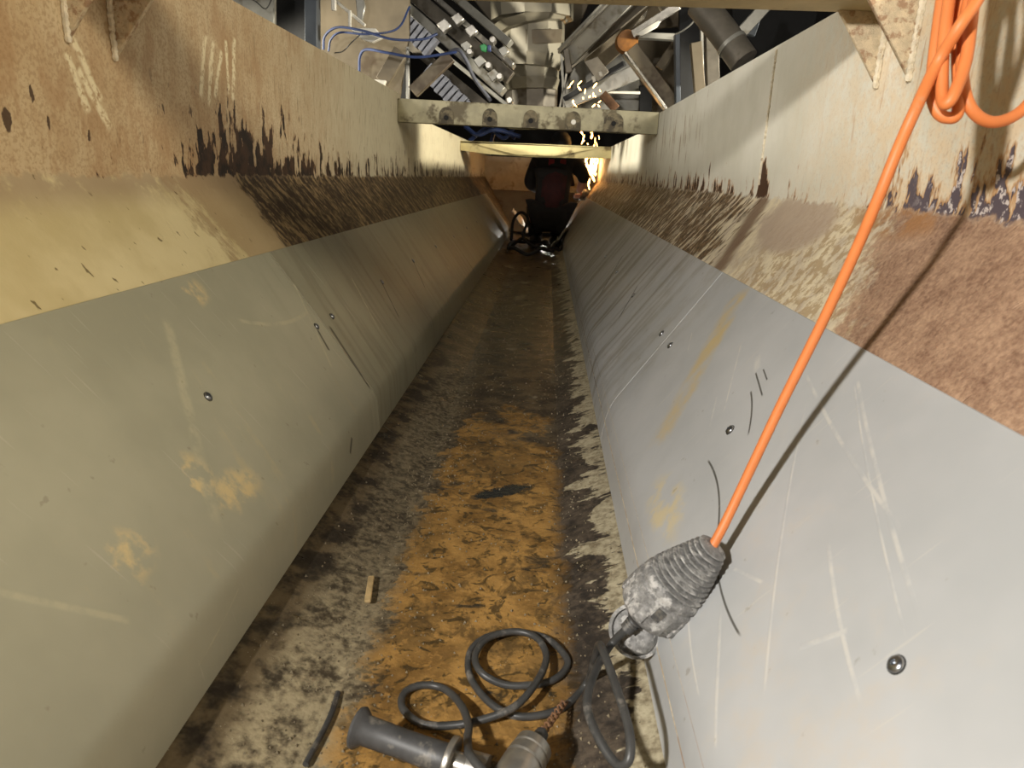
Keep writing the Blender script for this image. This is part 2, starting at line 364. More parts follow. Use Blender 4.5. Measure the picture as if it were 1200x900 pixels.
def floor_material():
    g = G('rusty_wet_floor'); x, y = g.x, g.y
    big = g.noise(g.P, 6, 6, 0.62); mid = g.noise(g.P, 22, 7, 0.66); fine = g.noise(g.P, 110, 5, 0.65)
    mark = g.noise(g.v(x * 26, y * 30, 4.0), 1.0, 6, 0.62, 2.2)
    edge = g.noise(g.v(x * 9, y * 20, 1.0), 1.0, 7, 0.66, 0.5)
    ochre = g.mix(g.ss(0.35, 0.65, mid), C(122, 90, 42), C(172, 132, 70))
    ochre = g.mix(g.ss(0.52, 0.62, big) * 0.6, ochre, C(104, 80, 42))
    ochre = g.mix(g.ss(0.555, 0.62, mark) * 0.8, ochre, C(52, 44, 28))
    ochre = g.mix(g.ss(0.50, 0.64, g.noise(g.v(x * 34, y * 22, 6.5), 1.0, 8, 0.72, 0.6)) * 0.7, ochre, C(70, 54, 26))
    ochre = g.mix(g.ss(0.56, 0.66, fine) * 0.45, ochre, C(186, 142, 76))
    oily = g.ss(0.60, 0.68, g.noise(g.v(x * 13 + 3.1, y * 26, 9.0), 1.0, 4, 0.55, 0.8))
    ochre = g.mix(oily * 0.75, ochre, C(40, 44, 42))
    pool = g.blob(x + (mid - 0.5) * 0.05, y - x * 0.55 + (fine - 0.5) * 0.04, -0.045, 1.05, 0.055, 0.022, 0.5)
    ochre = g.mix(pool, ochre, C(34, 38, 38))
    mud = g.mix(g.ss(0.35, 0.65, mid * 0.6 + fine * 0.4), C(52, 42, 30), C(112, 96, 70))
    # where the orange deposit lies
    om = g.ss(0.46, 0.56, g.ss(-0.185, -0.13, x + (mid - 0.5) * 0.10) * g.ss(0.066, 0.034, x + (mid - 0.5) * 0.07) * g.ss(1.75, 0.95, y + (big - 0.5) * 1.0) * 1.0 + (mid - 0.5) * 0.5)
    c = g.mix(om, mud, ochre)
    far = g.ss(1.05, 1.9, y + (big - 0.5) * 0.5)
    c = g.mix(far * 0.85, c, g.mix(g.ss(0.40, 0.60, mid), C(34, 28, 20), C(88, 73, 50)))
    palepatch = g.ss(0.58, 0.66, g.noise(g.v(x * 9, y * 5, 12.0), 1.0, 5, 0.65)) * g.ss(1.2, 1.6, y)
    c = g.mix(palepatch * 0.7, c, C(150, 140, 118))
    # right side: dried grey cake with dark wet tongues
    tong = x * 9.0 + (edge - 0.5) * 1.7 + (mid - 0.5) * 0.8 + 0.04
    rgt = g.ss(0.80, 0.88, tong)
    darkr = g.ss(0.026, 0.056, x + (fine - 0.5) * 0.03 + (mid - 0.5) * 0.05)
    c = g.mix(darkr * g.ss(2.4, 1.4, y), c, g.mix(g.ss(0.4, 0.62, fine * 0.5 + mid * 0.5), C(44, 38, 32), C(88, 77, 64)))
    c = g.mix(rgt, c, g.mix(g.ss(0.36, 0.62, fine * 0.6 + mid * 0.4), C(124, 112, 88), C(186, 176, 148)))
    c = g.mix(rgt * g.ss(0.60, 0.64, g.noise(g.v(x * 30, y * 60, 2.0), 1.0, 4, 0.6)) * 0.85, c, C(58, 50, 42))
    # left side: grey grit and pale dried cake close by, dark mud with painted shadow along the flank
    lft = g.ss(-0.135, -0.185, x + (mid - 0.5) * 0.07)
    lc = g.mix(g.ss(0.38, 0.60, fine * 0.45 + mid * 0.55), C(74, 64, 48), C(188, 174, 140))
    lc = g.mix(g.ss(0.55, 0.9, y + (mid - 0.5) * 0.5) * 0.75, lc, g.mix(g.ss(0.4, 0.62, fine), C(58, 50, 38), C(112, 100, 78)))
    c = g.mix(lft * g.ss(2.6, 1.5, y), c, lc)
    mud_shade_l = g.ss(-0.222, -0.250, x + (mid - 0.5) * 0.05)
    c = g.mix(mud_shade_l * 0.9, c, g.mix(g.ss(0.42, 0.6, mid), C(42, 34, 24), C(108, 92, 66)))
    speck = g.ss(0.12, 0.06, g.voro(g.P, 210)) * g.ss(0.50, 0.62, mid)
    c = g.mix(speck * 0.9, c, C(196, 186, 160))
    sp2 = g.ss(0.10, 0.05, g.voro(g.P, 130)) * g.ss(0.5, 0.4, big)
    c = g.mix(sp2 * 0.8, c, C(40, 34, 28))
    wet = g.mn(g.ss(1.1, 2.2, y) * 0.8 + oily + pool + om * g.ss(0.5, 0.6, mark) * 0.5, 1.0)
    g.bump(mid * 0.8 + fine * 0.35 + rgt * 0.3 + speck * 0.2 - pool * 0.4, 0.55, 0.006)
    rough = 0.72 - wet * 0.5
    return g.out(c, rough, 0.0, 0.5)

M = {}
M['wallL'] = wall_material('stained_paint_left', -1)
M['wallR'] = wall_material('stained_paint_right', 1)
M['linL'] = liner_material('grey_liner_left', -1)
M['linR'] = liner_material('grey_liner_right', 1)
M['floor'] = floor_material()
M['beam'] = plain('dirty_beam_paint', C(166, 159, 130), 0.6, 0, 0.16, 18, C(98, 88, 64), 0.56, 0.4)
M['beam_cream'] = plain('cream_beam_paint', C(206, 192, 142), 0.55, 0, 0.10, 12, C(120, 104, 70), 0.66, 0.2)
M['gusset'] = plain('rough_gusset_paint', C(206, 188, 156), 0.7, 0, 0.16, 120, C(168, 136, 106), 0.55, 0.7)
M['weld'] = plain('weld_bead', C(216, 204, 178), 0.5, 0.0, 0.15, 120, C(160, 132, 98), 0.62, 0.5)
M['bolt'] = plain('zinc_bolt', C(170, 174, 180), 0.28, 1.0, 0.15, 90)
M['ring'] = plain('dark_ring', C(40, 38, 34), 0.6)
M['hole'] = plain('hole_dark', C(14, 13, 12), 0.8)
M['orange'] = plain('orange_sheath', C(214, 124, 66), 0.5, 0, 0.05, 40, C(196, 136, 98), 0.68)
M['greycable'] = plain('dusty_black_cable', C(62, 62, 61), 0.42, 0, 0.18, 60, C(108, 104, 98), 0.62)
M['rubber'] = plain('worn_grey_rubber', C(126, 125, 123), 0.5, 0, 0.4, 160, C(182, 180, 176), 0.57, 0.4)
M['rubber_dark'] = plain('dark_rubber', C(66, 66, 66), 0.5, 0, 0.25, 60, C(112, 108, 100), 0.60)
M['steel'] = plain('brushed_steel', C(172, 168, 160), 0.35, 0.85, 0.2, 40, C(110, 100, 84), 0.64)
M['galv'] = plain('galvanised', C(156, 154, 146), 0.42, 0.55, 0.18, 9, C(112, 104, 88), 0.62)
M['galv_dark'] = plain('dull_steel', C(104, 98, 88), 0.5, 0.4, 0.25, 9, C(72, 62, 50), 0.6)
M['taupe'] = plain('taupe_paint', C(112, 101, 82), 0.55, 0.1, 0.16, 6, C(84, 70, 52), 0.58)
M['ductpaint'] = plain('duct_grey', C(132, 126, 110), 0.5, 0.1, 0.12, 4, C(104, 94, 76), 0.62)
M['bluegrey'] = plain('blue_grey_paint', C(78, 84, 92), 0.5, 0.2, 0.15, 8)
M['black'] = plain('black_gap', C(16, 16, 18), 0.7)  # flat black for shaded gaps, used on some dark parts too
M['bluecable'] = plain('blue_cable', C(52, 68, 112), 0.45)
M['chain'] = plain('plastic_chain', C(92, 94, 104), 0.5, 0, 0.2, 30)
M['green'] = plain('green_plastic', C(48, 150, 84), 0.4)
M['amber'] = plain('amber_brown', C(138, 88, 28), 0.5, 0, 0.3, 30)
M['white'] = plain('white_plastic', C(222, 218, 206), 0.45, 0, 0.05, 20)
M['rust'] = plain('brown_rust', C(112, 80, 54), 0.7, 0, 0.3, 30)
M['wood'] = plain('pale_splinter', C(196, 170, 122), 0.7, 0, 0.2, 60)
M['hall'] = plain('dark_hall', C(44, 42, 40), 0.8, 0, 0.3, 2)
M['cloth'] = plain('black_work_cloth', C(26, 23, 24), 0.85, 0, 0.3, 20)
M['cloth_red'] = plain('dark_red_cloth', C(52, 12, 14), 0.85, 0, 0.3, 20)
M['skin'] = plain('skin', C(206, 150, 128), 0.5, 0, 0.05, 20)
M['boot'] = plain('black_boot', C(22, 20, 18), 0.5)
M['helmet'] = plain('black_cap', C(18, 17, 17), 0.5)
M['grit'] = plain('pale_grit', C(132, 120, 96), 0.7, 0, 0.3, 300)
gs = G('spark_glow'); gs.b.inputs['Emission Color'].default_value = (1.0, 0.50, 0.14, 1); gs.b.inputs['Emission Strength'].default_value = 14; M['spark'] = gs.out((1, .6, .2, 1), 0.5)
gs = G('lamp_glow'); gs.b.inputs['Emission Color'].default_value = (1.0, 0.97, 0.9, 1); gs.b.inputs['Emission Strength'].default_value = 25; M['glow'] = gs.out((1, 1, 1, 1), 0.5)
def clear_mat():
    g = G('clear_plastic'); g.b.inputs['Transmission Weight'].default_value = 0.7; g.b.inputs['IOR'].default_value = 1.3
    return g.out(C(196, 188, 172), 0.2)
M['clear'] = clear_mat()

# ------------------------------------------------------------------ floor
fl = MB()
fp = [(-0.300, 0.004), (-0.274, 0.0), (-0.182, -0.030), (0.043, -0.030), (0.1185, 0.0), (0.145, 0.004)]
ys = [Y0 + 0.05, Y1]
poly = [Vector((x, ys[0], z)) for x, z in fp] + [Vector((0.145, ys[0], -0.045)), Vector((-0.300, ys[0], -0.045))]
fl.prism(poly, (0, ys[1] - ys[0], 0))
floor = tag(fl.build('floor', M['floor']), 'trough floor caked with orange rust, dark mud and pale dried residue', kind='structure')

# ------------------------------------------------------------------ walls
def wall(side):
    s = side
    X = lambda hw: CX + s * hw
    top1, top2 = (0.716, 0.662) if s < 0 else (0.680, 0.642)
    nx, nz = 0.81 * s, -0.586                          # outward of the slanted plate
    inner = [(X(0.200) + nx * LIN_T, 0.036)]
    inner.append((X(0.206) + nx * LIN_T, 0.066 + nz * LIN_T))
    a = Vector((X(0.465) , 0, ZB - 0.002)); d = Vector((X(0.206) + nx * LIN_T, 0, 0.066 + nz * LIN_T))
    t = (a - d).normalized(); p1 = a - t * 0.014; p2 = Vector((a.x, 0, a.z + 0.014))
    for k in range(5):
        q = k / 4; inner.append(((p1 * (1 - q) ** 2 + a * 2 * q * (1 - q) + p2 * q * q).x, (p1 * (1 - q) ** 2 + a * 2 * q * (1 - q) + p2 * q * q).z))
    stations = [(Y0, top1), (2.735, top1), (2.74, top2), (Y1, top2)]
    mb = MB(); rings = []
    for yy, tp in stations:
        rr = [Vector((x, yy, z)) for x, z in inner] + [Vector((X(0.465), yy, tp)), Vector((X(0.475), yy, tp)), Vector((X(0.475), yy, ZB - 0.02)), Vector((X(0.245), yy, 0.036))]
        rings.append(rr)
    n = len(rings[0]); mb.v = [q for r in rings for q in r]
    for i in range(len(rings) - 1):
        for k in range(n): mb.f.append([i * n + k, i * n + (k + 1) % n, (i + 1) * n + (k + 1) % n, (i + 1) * n + k])
    mb.f.append(list(range(n))[::-1]); mb.f.append([(len(rings) - 1) * n + k for k in range(n)])
    o = mb.build('wall_left' if s < 0 else 'wall_right', M['wallL' if s < 0 else 'wallR'], smooth=True, angle=30)
    return tag(o, ('left' if s < 0 else 'right') + ' painted steel trough wall, beige and rust streaked above a grey liner', kind='structure')
wl, wr = wall(-1), wall(1)

def liner(side, y0, y1, lab, bolts):
    s = side; X = lambda hw: CX + s * hw; nx, nz = 0.81 * s, -0.586
    # inner face: foot, flank, rounded crease, slope, top edge
    foot = Vector((X(0.1945 if s < 0 else 0.2015), 0, 0.001)); cr = Vector((X(0.201 if s < 0 else 0.211), 0, 0.066)); tp = Vector((X(0.381), 0, 0.310))
    R = 0.012 if s < 0 else 0.026
    pa = cr + (foot - cr).normalized() * R; pb = cr + (tp - cr).normalized() * R
    inner = [foot] + [pa * (1 - q) ** 2 + cr * 2 * q * (1 - q) + pb * q * q for q in [k / 6 for k in range(7)]] + [tp]
    off = Vector((nx, 0, nz)) * (LIN_T - 0.0006); fo = Vector((s * LIN_T, 0, 0))
    outer = [tp + off, cr + off * 0.9, foot + fo]
    mb = MB(); mb.prism([q + Vector((0, y0, 0)) for q in inner + outer], (0, y1 - y0, 0))
    o = mb.build('liner_panel', M['linL' if s < 0 else 'linR'], wl if s < 0 else wr, smooth=False, bevel=0.0008, seg=1, angle=25)
    o['label'] = lab
    nrm = Vector((-nx, 0, -nz)); dirv = (tp - cr).normalized()
    for by, bz in bolts:
        c = cr + dirv * ((bz - cr.z) / dirv.z); c = Vector((c.x, by, c.z))
        r = 0.0056
        b = MB().lathe(c - nrm * 0.001, c + nrm * 0.0032, [(0, r), (0.45, r), (0.8, r * 0.86), (1.0, r * 0.5), (1.0, r * 0.36), (0.55, r * 0.30)], 18).build('bolt', M['bolt'], o, smooth=True)
        MB().lathe(c - nrm * 0.0005, c + nrm * 0.0006, [(0, r * 1.12), (1, r * 1.12)], 18).build('washer', M['ring'], o)
    return o
SEAM = 1.192
liner(-1, Y0, SEAM - 0.0012, 'near left liner panel, plain grey green with dust smudges', [(0.354, 0.192), (0.761, 0.192), (1.16, 0.192)])
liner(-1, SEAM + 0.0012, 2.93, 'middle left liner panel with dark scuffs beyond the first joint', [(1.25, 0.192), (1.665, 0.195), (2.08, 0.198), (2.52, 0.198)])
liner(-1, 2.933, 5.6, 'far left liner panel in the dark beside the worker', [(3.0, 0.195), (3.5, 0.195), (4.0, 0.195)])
liner(1, Y0, SEAM - 0.0012, 'near right liner panel, light grey and scratched, under the orange cord', [(0.354, 0.190), (0.743, 0.191), (1.146, 0.192)])
liner(1, SEAM + 0.0012, 2.93, 'middle right liner panel with brown scuffs beyond the first joint', [(1.238, 0.192), (1.663, 0.191), (2.08, 0.192), (2.5, 0.192)])
liner(1, 2.933, 5.6, 'far right liner panel in the dark beside the worker', [(3.0, 0.195), (3.5, 0.195), (4.0, 0.195)])

# vertical weld beads on the walls
def weld(side, yy, z0, z1, par):
    x = CX + side * 0.4645; pts = []; r = []
    k = 0; z = z0
    while z < z1:
        pts.append(Vector((x, yy + random.uniform(-.0012, .0012), z))); r.append(0.0022 + 0.0011 * (k % 2)); z += 0.004; k += 1
    MB().tube(pts, r, 7).build('weld_bead', M['weld'], par, smooth=True)
weld(1, 1.345, 0.45, 0.678, wr)
# transverse end plate at the far end of the trough
ep = MB().prism([Vector((CX + a, 6.35, z)) for a, z in [(-0.462, 0.60), (0.462, 0.60), (0.462, 0.435), (0.39, 0.325), (-0.39, 0.325), (-0.462, 0.435)]], (0, 0.02, 0))
tag(ep.build('wall_end', plain('end_plate_paint', C(170, 156, 128), 0.6, 0, 0.15, 8, C(120, 98, 70), 0.58)), 'cross plate closing the far end of the trough', kind='structure')
cq = MB().prism([(CX - 0.385, 6.34, 0.322), (CX + 0.385, 6.34, 0.322), (CX + 0.21, 5.98, 0.006), (CX - 0.21, 5.98, 0.006)], (0, 0.012, -0.004))
tag(cq.build('trim_1', M['taupe']), 'sloping plate between the far cross plate and the floor', kind='structure')
# the hall behind
tag(MB().box((0, 9.0, 1.4), 9.0, 0.1, 4.0).build('wall_back', M['hall']), 'dark wall of the hall behind the machine', kind='structure')

# ------------------------------------------------------------------ cross beams
XL, XR = CX - 0.4635, CX + 0.4635
b1 = thing('cross_beam', 'flat beige cross beam with a row of five ground-down bolt holes', 'beam', (CX, 2.70, 0.615))
bm_ = MB().prism([(XL, 2.68, 0.618), (XR, 2.68, 0.608), (XR, 2.68, 0.682), (XL, 2.68, 0.697)], (0, 0.05, 0)); bm_.build('bar', M['beam'], b1, bevel=0.002)
for i, px in enumerate((523, 574, 622, 672, 719)):
    c = aty(px, 138 + (px - 523) * 0.035, 2.68)
    pts = []
    hw = 0.026 if i != 4 else 0.034
    for k in range(17):
        a = pi * k / 16; pts.append(Vector((c.x + cos(a) * hw, 2.6775, c.z + 0.006 + sin(a) * 0.030)))
    pts += [Vector((c.x - hw * 1.05, 2.6775, c.z - 0.030)), Vector((c.x + hw * 1.05, 2.6775, c.z - 0.030))]
    for q in pts: q.z = min(max(q.z, 0.619 - 0.0108 * (q.x - XL)), 0.694)
    MB().prism(pts, (0, 0.004, 0)).build('ground_patch', plain('ground_patch_%d' % i, C(112, 102, 78), 0.7, 0, 0.3, 60, C(70, 62, 46), 0.5) if i == 0 else bpy.data.materials['ground_patch_0'], b1)
    MB().lathe((c.x, 2.6735, c.z), (c.x, 2.678, c.z), [(0, 0.0085), (1, 0.0085)], 16).build('bolt_hole', M['white'] if i == 3 else M['hole'], b1)
b2 = thing('cross_beam', 'cream folded cross beam bridging the trough in front of the worker', 'beam', (CX, 4.6, 0.56))
b2m = MB()
za, zb_, zm = 0.640, 0.578, 0.548
b2m.prism([(XL, 4.58, 0.585), (CX - 0.30, 4.58, 0.57), (CX - 0.02, 4.58, 0.562), (CX + 0.28, 4.58, 0.566), (XR, 4.58, 0.572), (XR, 4.58, 0.632), (XL, 4.58, 0.642)], (0, 0.012, 0)); b2m.build('front_flange', M['beam_cream'], b2, bevel=0.001)
MB().box((CX, 4.64, 0.634), 0.925, 0.12, 0.010).build('top_flange', M['beam_cream'], b2, bevel=0.001)
MB().prism([(CX - 0.40, 4.574, 0.630), (CX + 0.36, 4.574, 0.624), (CX + 0.12, 4.556, 0.572), (CX - 0.12, 4.556, 0.572)], (0, 0.008, 0)).build('fold_plate', M['beam_cream'], b2)

ob = thing('overhead_cross_beam', 'beige overhead cross beam crossing the top of the picture with triangular gussets', 'beam', (CX, 0.88, 0.645))
zu = 0.6465
MB().box((CX, 0.882, zu + 0.04), 0.925, 0.10, 0.08).build('beam', plain('dull_beam_paint', C(178, 162, 122), 0.6, 0, 0.12, 16, C(130, 110, 76), 0.62, 0.3), ob, bevel=0.003)
for (s, yy, tipz, reach) in ((-1, 0.850, 0.578, 0.052), (-1, 0.940, 0.572, 0.060), (1, 0.838, 0.566, 0.060), (1, 0.918, 0.568, 0.056)):
    xw = CX + s * 0.4645; zt = 0.72 if (s, yy) in ((1, 0.838), (-1, 0.850)) else zu
    rc = reach * (zt - tipz) / (zu - tipz)
    if s < 0: zt2 = zt
    MB().prism([(xw, yy, tipz), (xw, yy, zt), (xw - s * rc, yy, zt)], (0, 0.007, 0)).build('gusset', M['gusset'], ob, bevel=0.001)
    pts = [Vector((xw - s * 0.002, yy + random.uniform(-.001, .001) - 0.002, tipz - 0.004 + k * 0.004)) for k in range(int((zt - tipz) / 0.004) + 1)]
    MB().tube(pts, [0.003 + 0.0014 * (k % 2) for k in range(len(pts))], 7).build('weld_bead', M['weld'], ob, smooth=True)

# ------------------------------------------------------------------ machinery above the trough
def poly_at(pts, y): return [aty(px, py, y) for px, py in pts]
def slab(parent, name, pts, y, th, mat, bevel=0.003):
    return MB().prism(poly_at(pts, y), (0, th, 0)).build(name, M[mat], parent, bevel=bevel, seg=1)
def beamp(parent, name, a, b, ya, yb, wpx, depth, mat, bevel=0.002):
    A, B = aty(*a, ya), aty(*b, yb); wd = wpx / FPX * (ya + yb) / 2
    return MB().bar(A, B, wd, depth).build(name, M[mat], parent, bevel=bevel, seg=1)

mf = thing('machine_side_frame', 'dull steel machine frame with posts and plates behind the left wall top', 'machine', aty(400, 120, 3.4))
slab(mf, 'side_plate', [(371, -20), (480, -20), (480, 40), (468, 118), (371, 118)], 3.55, 0.02, 'taupe')
slab(mf, 'end_plate', [(270, -20), (321, -20), (321, 60), (270, 60)], 3.3, 0.03, 'galv')
slab(mf, 'recess_shade_plate', [(319, -20), (362, -20), (362, 80), (319, 80)], 3.75, 0.03, 'black')  # black plate paints the shade of an open gap
beamp(mf, 'post', (366, -20), (367, 90), 3.4, 3.4, 13, 0.06, 'bluegrey')
beamp(mf, 'thin_post', (478, 55), (478, 130), 3.5, 3.5, 3.5, 0.02, 'galv')
beamp(mf, 'dark_post', (466, 60), (466, 130), 3.9, 3.9, 22, 0.05, 'black')
beamp(mf, 'strut', (528, 66), (484, 108), 3.45, 3.45, 13, 0.04, 'taupe')
beamp(mf, 'strut', (470, 60), (448, 96), 3.42, 3.42, 15, 0.03, 'taupe')
slab(mf, 'foot_plate', [(437, 93), (452, 94), (450, 100), (436, 98)], 3.38, 0.04, 'white')
slab(mf, 'white_bracket', [(408, 32), (440, 33), (448, 44), (436, 50), (424, 46)], 3.38, 0.03, 'white')
beamp(mf, 'white_rod', (392, 0), (428, 30), 3.45, 3.42, 3, 0.012, 'white')
beamp(mf, 'white_rod', (410, 12), (410, 32), 3.42, 3.42, 3, 0.012, 'white')
slab(mf, 'white_tab', [(388, -4), (393, -4), (393, 12), (388, 12)], 3.40, 0.02, 'white')
slab(mf, 'round_tab', [(416, -8), (424, -8), (428, 8), (424, 26), (419, 26)], 3.43, 0.02, 'galv')

def cable(name, pts, wpx, mat, lab, cat='cable', group=None, n=8):
    P = spline([aty(px, py, y) for px, py, y in pts], 8); r = wpx / FPX * pts[0][2] / 2
    return tag(MB().tube(P, r, n).build(name, M[mat], None, smooth=True), lab, cat, group)
cable('blue_cable', [(379, 58, 3.3), (381, 42, 3.28), (396, 32, 3.25), (425, 36, 3.22), (460, 46, 3.2), (495, 46, 3.2), (512, 40, 3.25)], 2.6, 'bluecable', 'upper blue cable arching out of the left wall top')
cable('blue_cable', [(385, 60, 3.32), (388, 46, 3.3), (400, 38, 3.28), (430, 40, 3.25), (465, 34, 3.25), (480, 8, 3.35)], 2.2, 'bluecable', 'thin blue cable turning up behind the upper blue loop')
cable('blue_cable', [(421, 84, 3.3), (422, 66, 3.28), (430, 58, 3.25), (455, 62, 3.2), (490, 67, 3.2), (535, 61, 3.25)], 2.8, 'bluecable', 'lower blue cable bending over beside the steel plate')
cable('grey_wire', [(392, 62, 3.35), (402, 60, 3.33), (412, 50, 3.3), (425, 38, 3.3)], 1.2, 'greycable', 'thin grey wire curling up to the white bracket')
cable('grey_wire', [(282, -10, 3.2), (300, 2, 3.18), (312, 10, 3.2), (322, -10, 3.22)], 1.2, 'greycable', 'thin wire looped over the far left plate')

def drag_chain(a, b, ya, yb, wpx, nlinks, lab):
    A, B = aty(*a, ya), aty(*b, yb); t = thing('cable_drag_chain', lab, 'cable chain', A)
    d = (B - A) / nlinks; wd = wpx / FPX * ya
    L = None
    for i in range(nlinks):
        p = A + d * (i + 0.1); q = A + d * (i + 0.85)
        MB().bar(p, q, wd * (1.0 if i % 2 else 0.9), 0.05).build('link', M['chain'], t, bevel=0.002, seg=1)
    return t
drag_chain((432, -12), (508, 58), 3.85, 3.8, 22, 14, 'grey plastic drag chain running down beside the blue cables')
drag_chain((500, 82), (548, 130), 3.9, 3.85, 20, 9, 'short lower length of grey drag chain above the bolted beam')

rail = thing('guide_rail_assembly', 'slanting steel guide rails with clamps left of the round duct', 'rails', aty(560, 110, 3.7))
beamp(rail, 'rail', (455, -12), (590, 108), 3.75, 3.6, 9, 0.06, 'galv')
beamp(rail, 'rail', (478, -12), (598, 92), 3.8, 3.65, 14, 0.03, 'galv_dark')
beamp(rail, 'rail', (500, -12), (602, 78), 3.7, 3.55, 5, 0.05, 'steel')
beamp(rail, 'rail', (524, -12), (598, 52), 3.75, 3.6, 8, 0.04, 'galv')
beamp(rail, 'rail', (492, 40), (600, 128), 3.95, 3.85, 4, 0.03, 'galv')
beamp(rail, 'rail', (470, 44), (570, 126), 4.0, 3.9, 10, 0.03, 'galv_dark')
for (px, py, a) in [(520, 30, 9), (536, 22, 8), (552, 36, 8), (562, 72, 8), (578, 88, 8), (590, 60, 7), (546, 54, 7)]:
    slab(rail, 'clamp', [(px - a, py - 2), (px + 1, py - a), (px + a, py), (px - 1, py + a)], 3.52, 0.05, 'galv' if px % 4 else 'steel')
for (px, py) in [(585, 89), (597, 117), (577, 46), (550, 60), (572, 76)]:
    A = aty(px, py, 3.50); MB().lathe(A, A + Vector((0, 0.06, 0)), [(0, 0.012), (0.2, 0.016), (1, 0.016)], 12).build('bolt', M['steel'], rail, smooth=True)
slab(rail, 'green_knob', [(562, 53), (567, 51), (571, 54), (570, 60), (564, 60)], 3.48, 0.03, 'green')
slab(rail, 'blue_tab', [(571, 52), (575, 53), (575, 60), (571, 60)], 3.48, 0.03, 'bluecable')
cable('black_hose', [(520, 66, 3.5), (535, 58, 3.45), (545, 68, 3.45), (556, 92, 3.5), (575, 118, 3.55)], 4, 'chain', 'black hose hanging under the slanting guide rails')
for i, (pts, lab) in enumerate([([(545, 148, 5.0), (560, 158, 4.95), (580, 152, 4.9), (610, 160, 4.95)], 'blue hose seen between the two cross beams, leftmost'), ([(550, 165, 5.1), (572, 150, 5.1), (590, 162, 5.1), (602, 150, 5.1)], 'dark blue hose crossing behind the gap between the beams'), ([(575, 168, 5.2), (583, 150, 5.2), (604, 162, 5.2)], 'short blue hose right of the crossing hoses between the beams')]):
    cable('blue_hose', pts, 4.5, 'bluecable', lab, 'hose')

duct = thing('round_duct', 'grey faceted round duct hanging above the middle of the bolted beam', 'duct', aty(624, 150, 4.2))
def dseg(name, y, px0, py0, hw0, px1, py1, hw1, mat='ductpaint', n=10):
    A, B = aty(px0, py0, y), aty(px1, py1, y); k = y / FPX
    return MB().lathe(A, B, [(0, hw0 * k), (1, hw1 * k)], n).build(name, M[mat], duct)
dseg('duct_section', 4.2, 624, -30, 46, 624, 24, 44); dseg('flange', 4.2, 624, 24, 44, 625, 32, 36)
dseg('duct_section', 4.25, 626, 28, 33, 625, 68, 33.5); dseg('flange', 4.25, 624, 66, 34.5, 623, 80, 31)
dseg('duct_section', 4.3, 623, 78, 30, 623, 94, 30); dseg('flange', 4.3, 623, 93, 31, 623, 106, 28)
dseg('duct_section', 4.35, 623, 104, 29, 623, 150, 27, 'galv_dark')
slab(duct, 'cover_plate', [(616, 34), (659, 34), (659, 50), (616, 52)], 4.085, 0.006, 'taupe')
slab(duct, 'ceiling_plate', [(540, -20), (700, -20), (668, 55), (650, 80), (604, 80), (590, 44)], 4.6, 0.03, 'taupe')
beamp(duct, 'chain', (658, 62), (661, 126), 4.1, 4.1, 3, 0.012, 'galv'); beamp(duct, 'chain', (664, 86), (656, 126), 4.1, 4.1, 2, 0.012, 'white')

rf = thing('chute_frame', 'slanting steel plates and channels right of the round duct', 'machine', aty(720, 125, 3.9))
beamp(rf, 'channel', (664, 66), (736, -8), 3.9, 3.7, 23, 0.08, 'galv')
beamp(rf, 'channel_lip', (658, 60), (726, -10), 3.86, 3.66, 3, 0.09, 'steel')
slab(rf, 'dark_tab', [(660, 58), (666, 56), (671, 84), (663, 86)], 3.8, 0.03, 'galv_dark')
beamp(rf, 'dark_bar', (668, 76), (758, 0), 4.05, 3.8, 10, 0.05, 'galv_dark')
beamp(rf, 'plate_bar', (690, 76), (770, 4), 4.15, 3.9, 26, 0.03, 'taupe')
beamp(rf, 'bright_bar', (742, 40), (796, 6), 3.75, 3.65, 8, 0.03, 'steel')
slab(rf, 'bright_leaf', [(744, 40), (760, 30), (778, 20), (770, 32), (752, 42)], 3.68, 0.01, 'white')
slab(rf, 'bright_leaf', [(742, 32), (752, 18), (760, 10), (756, 22)], 3.7, 0.01, 'clear')
beamp(rf, 'lower_bar', (662, 120), (748, 84), 4.1, 4.0, 15, 0.05, 'galv')
beamp(rf, 'dark_bar', (662, 116), (732, 74), 4.05, 3.95, 5, 0.06, 'black')
slab(rf, 'back_plate', [(662, 100), (676, 72), (736, 60), (752, 100), (748, 130), (662, 130)], 4.4, 0.03, 'galv')
slab(rf, 'back_plate', [(745, 40), (800, 40), (800, 132), (745, 132)], 4.6, 0.03, 'taupe')
slab(rf, 'brown_plate', [(684, 72), (700, 66), (714, 84), (700, 96)], 3.9, 0.02, 'galv_dark')
slab(rf, 'white_tag', [(693, 90), (697, 88), (699, 95), (695, 97)], 3.85, 0.006, 'white')
slab(rf, 'white_tag', [(701, 84), (705, 83), (707, 89), (703, 90)], 3.85, 0.006, 'white')
beamp(rf, 'strut', (738, 58), (788, 126), 3.75, 3.75, 18, 0.05, 'taupe')
beamp(rf, 'strut_lip', (732, 62), (780, 128), 3.72, 3.72, 3, 0.06, 'steel')
beamp(rf, 'cross_bar', (748, 42), (792, 44), 3.8, 3.8, 6, 0.05, 'galv')
beamp(rf, 'back_strut', (772, 80), (796, 44), 4.2, 4.2, 9, 0.03, 'taupe')
slab(rf, 'recess_shade_plate', [(749, 100), (764, 100), (764, 132), (749, 132)], 4.3, 0.02, 'black')  # shade between the plates, painted as a black slab
beamp(rf, 'short_brace', (706, 110), (722, 128), 3.9, 3.9, 9, 0.03, 'rust')
beamp(rf, 'thin_rod', (700, 108), (750, 109), 4.1, 4.1, 2.5, 0.02, 'white')
A = aty(735, 48, 3.84)
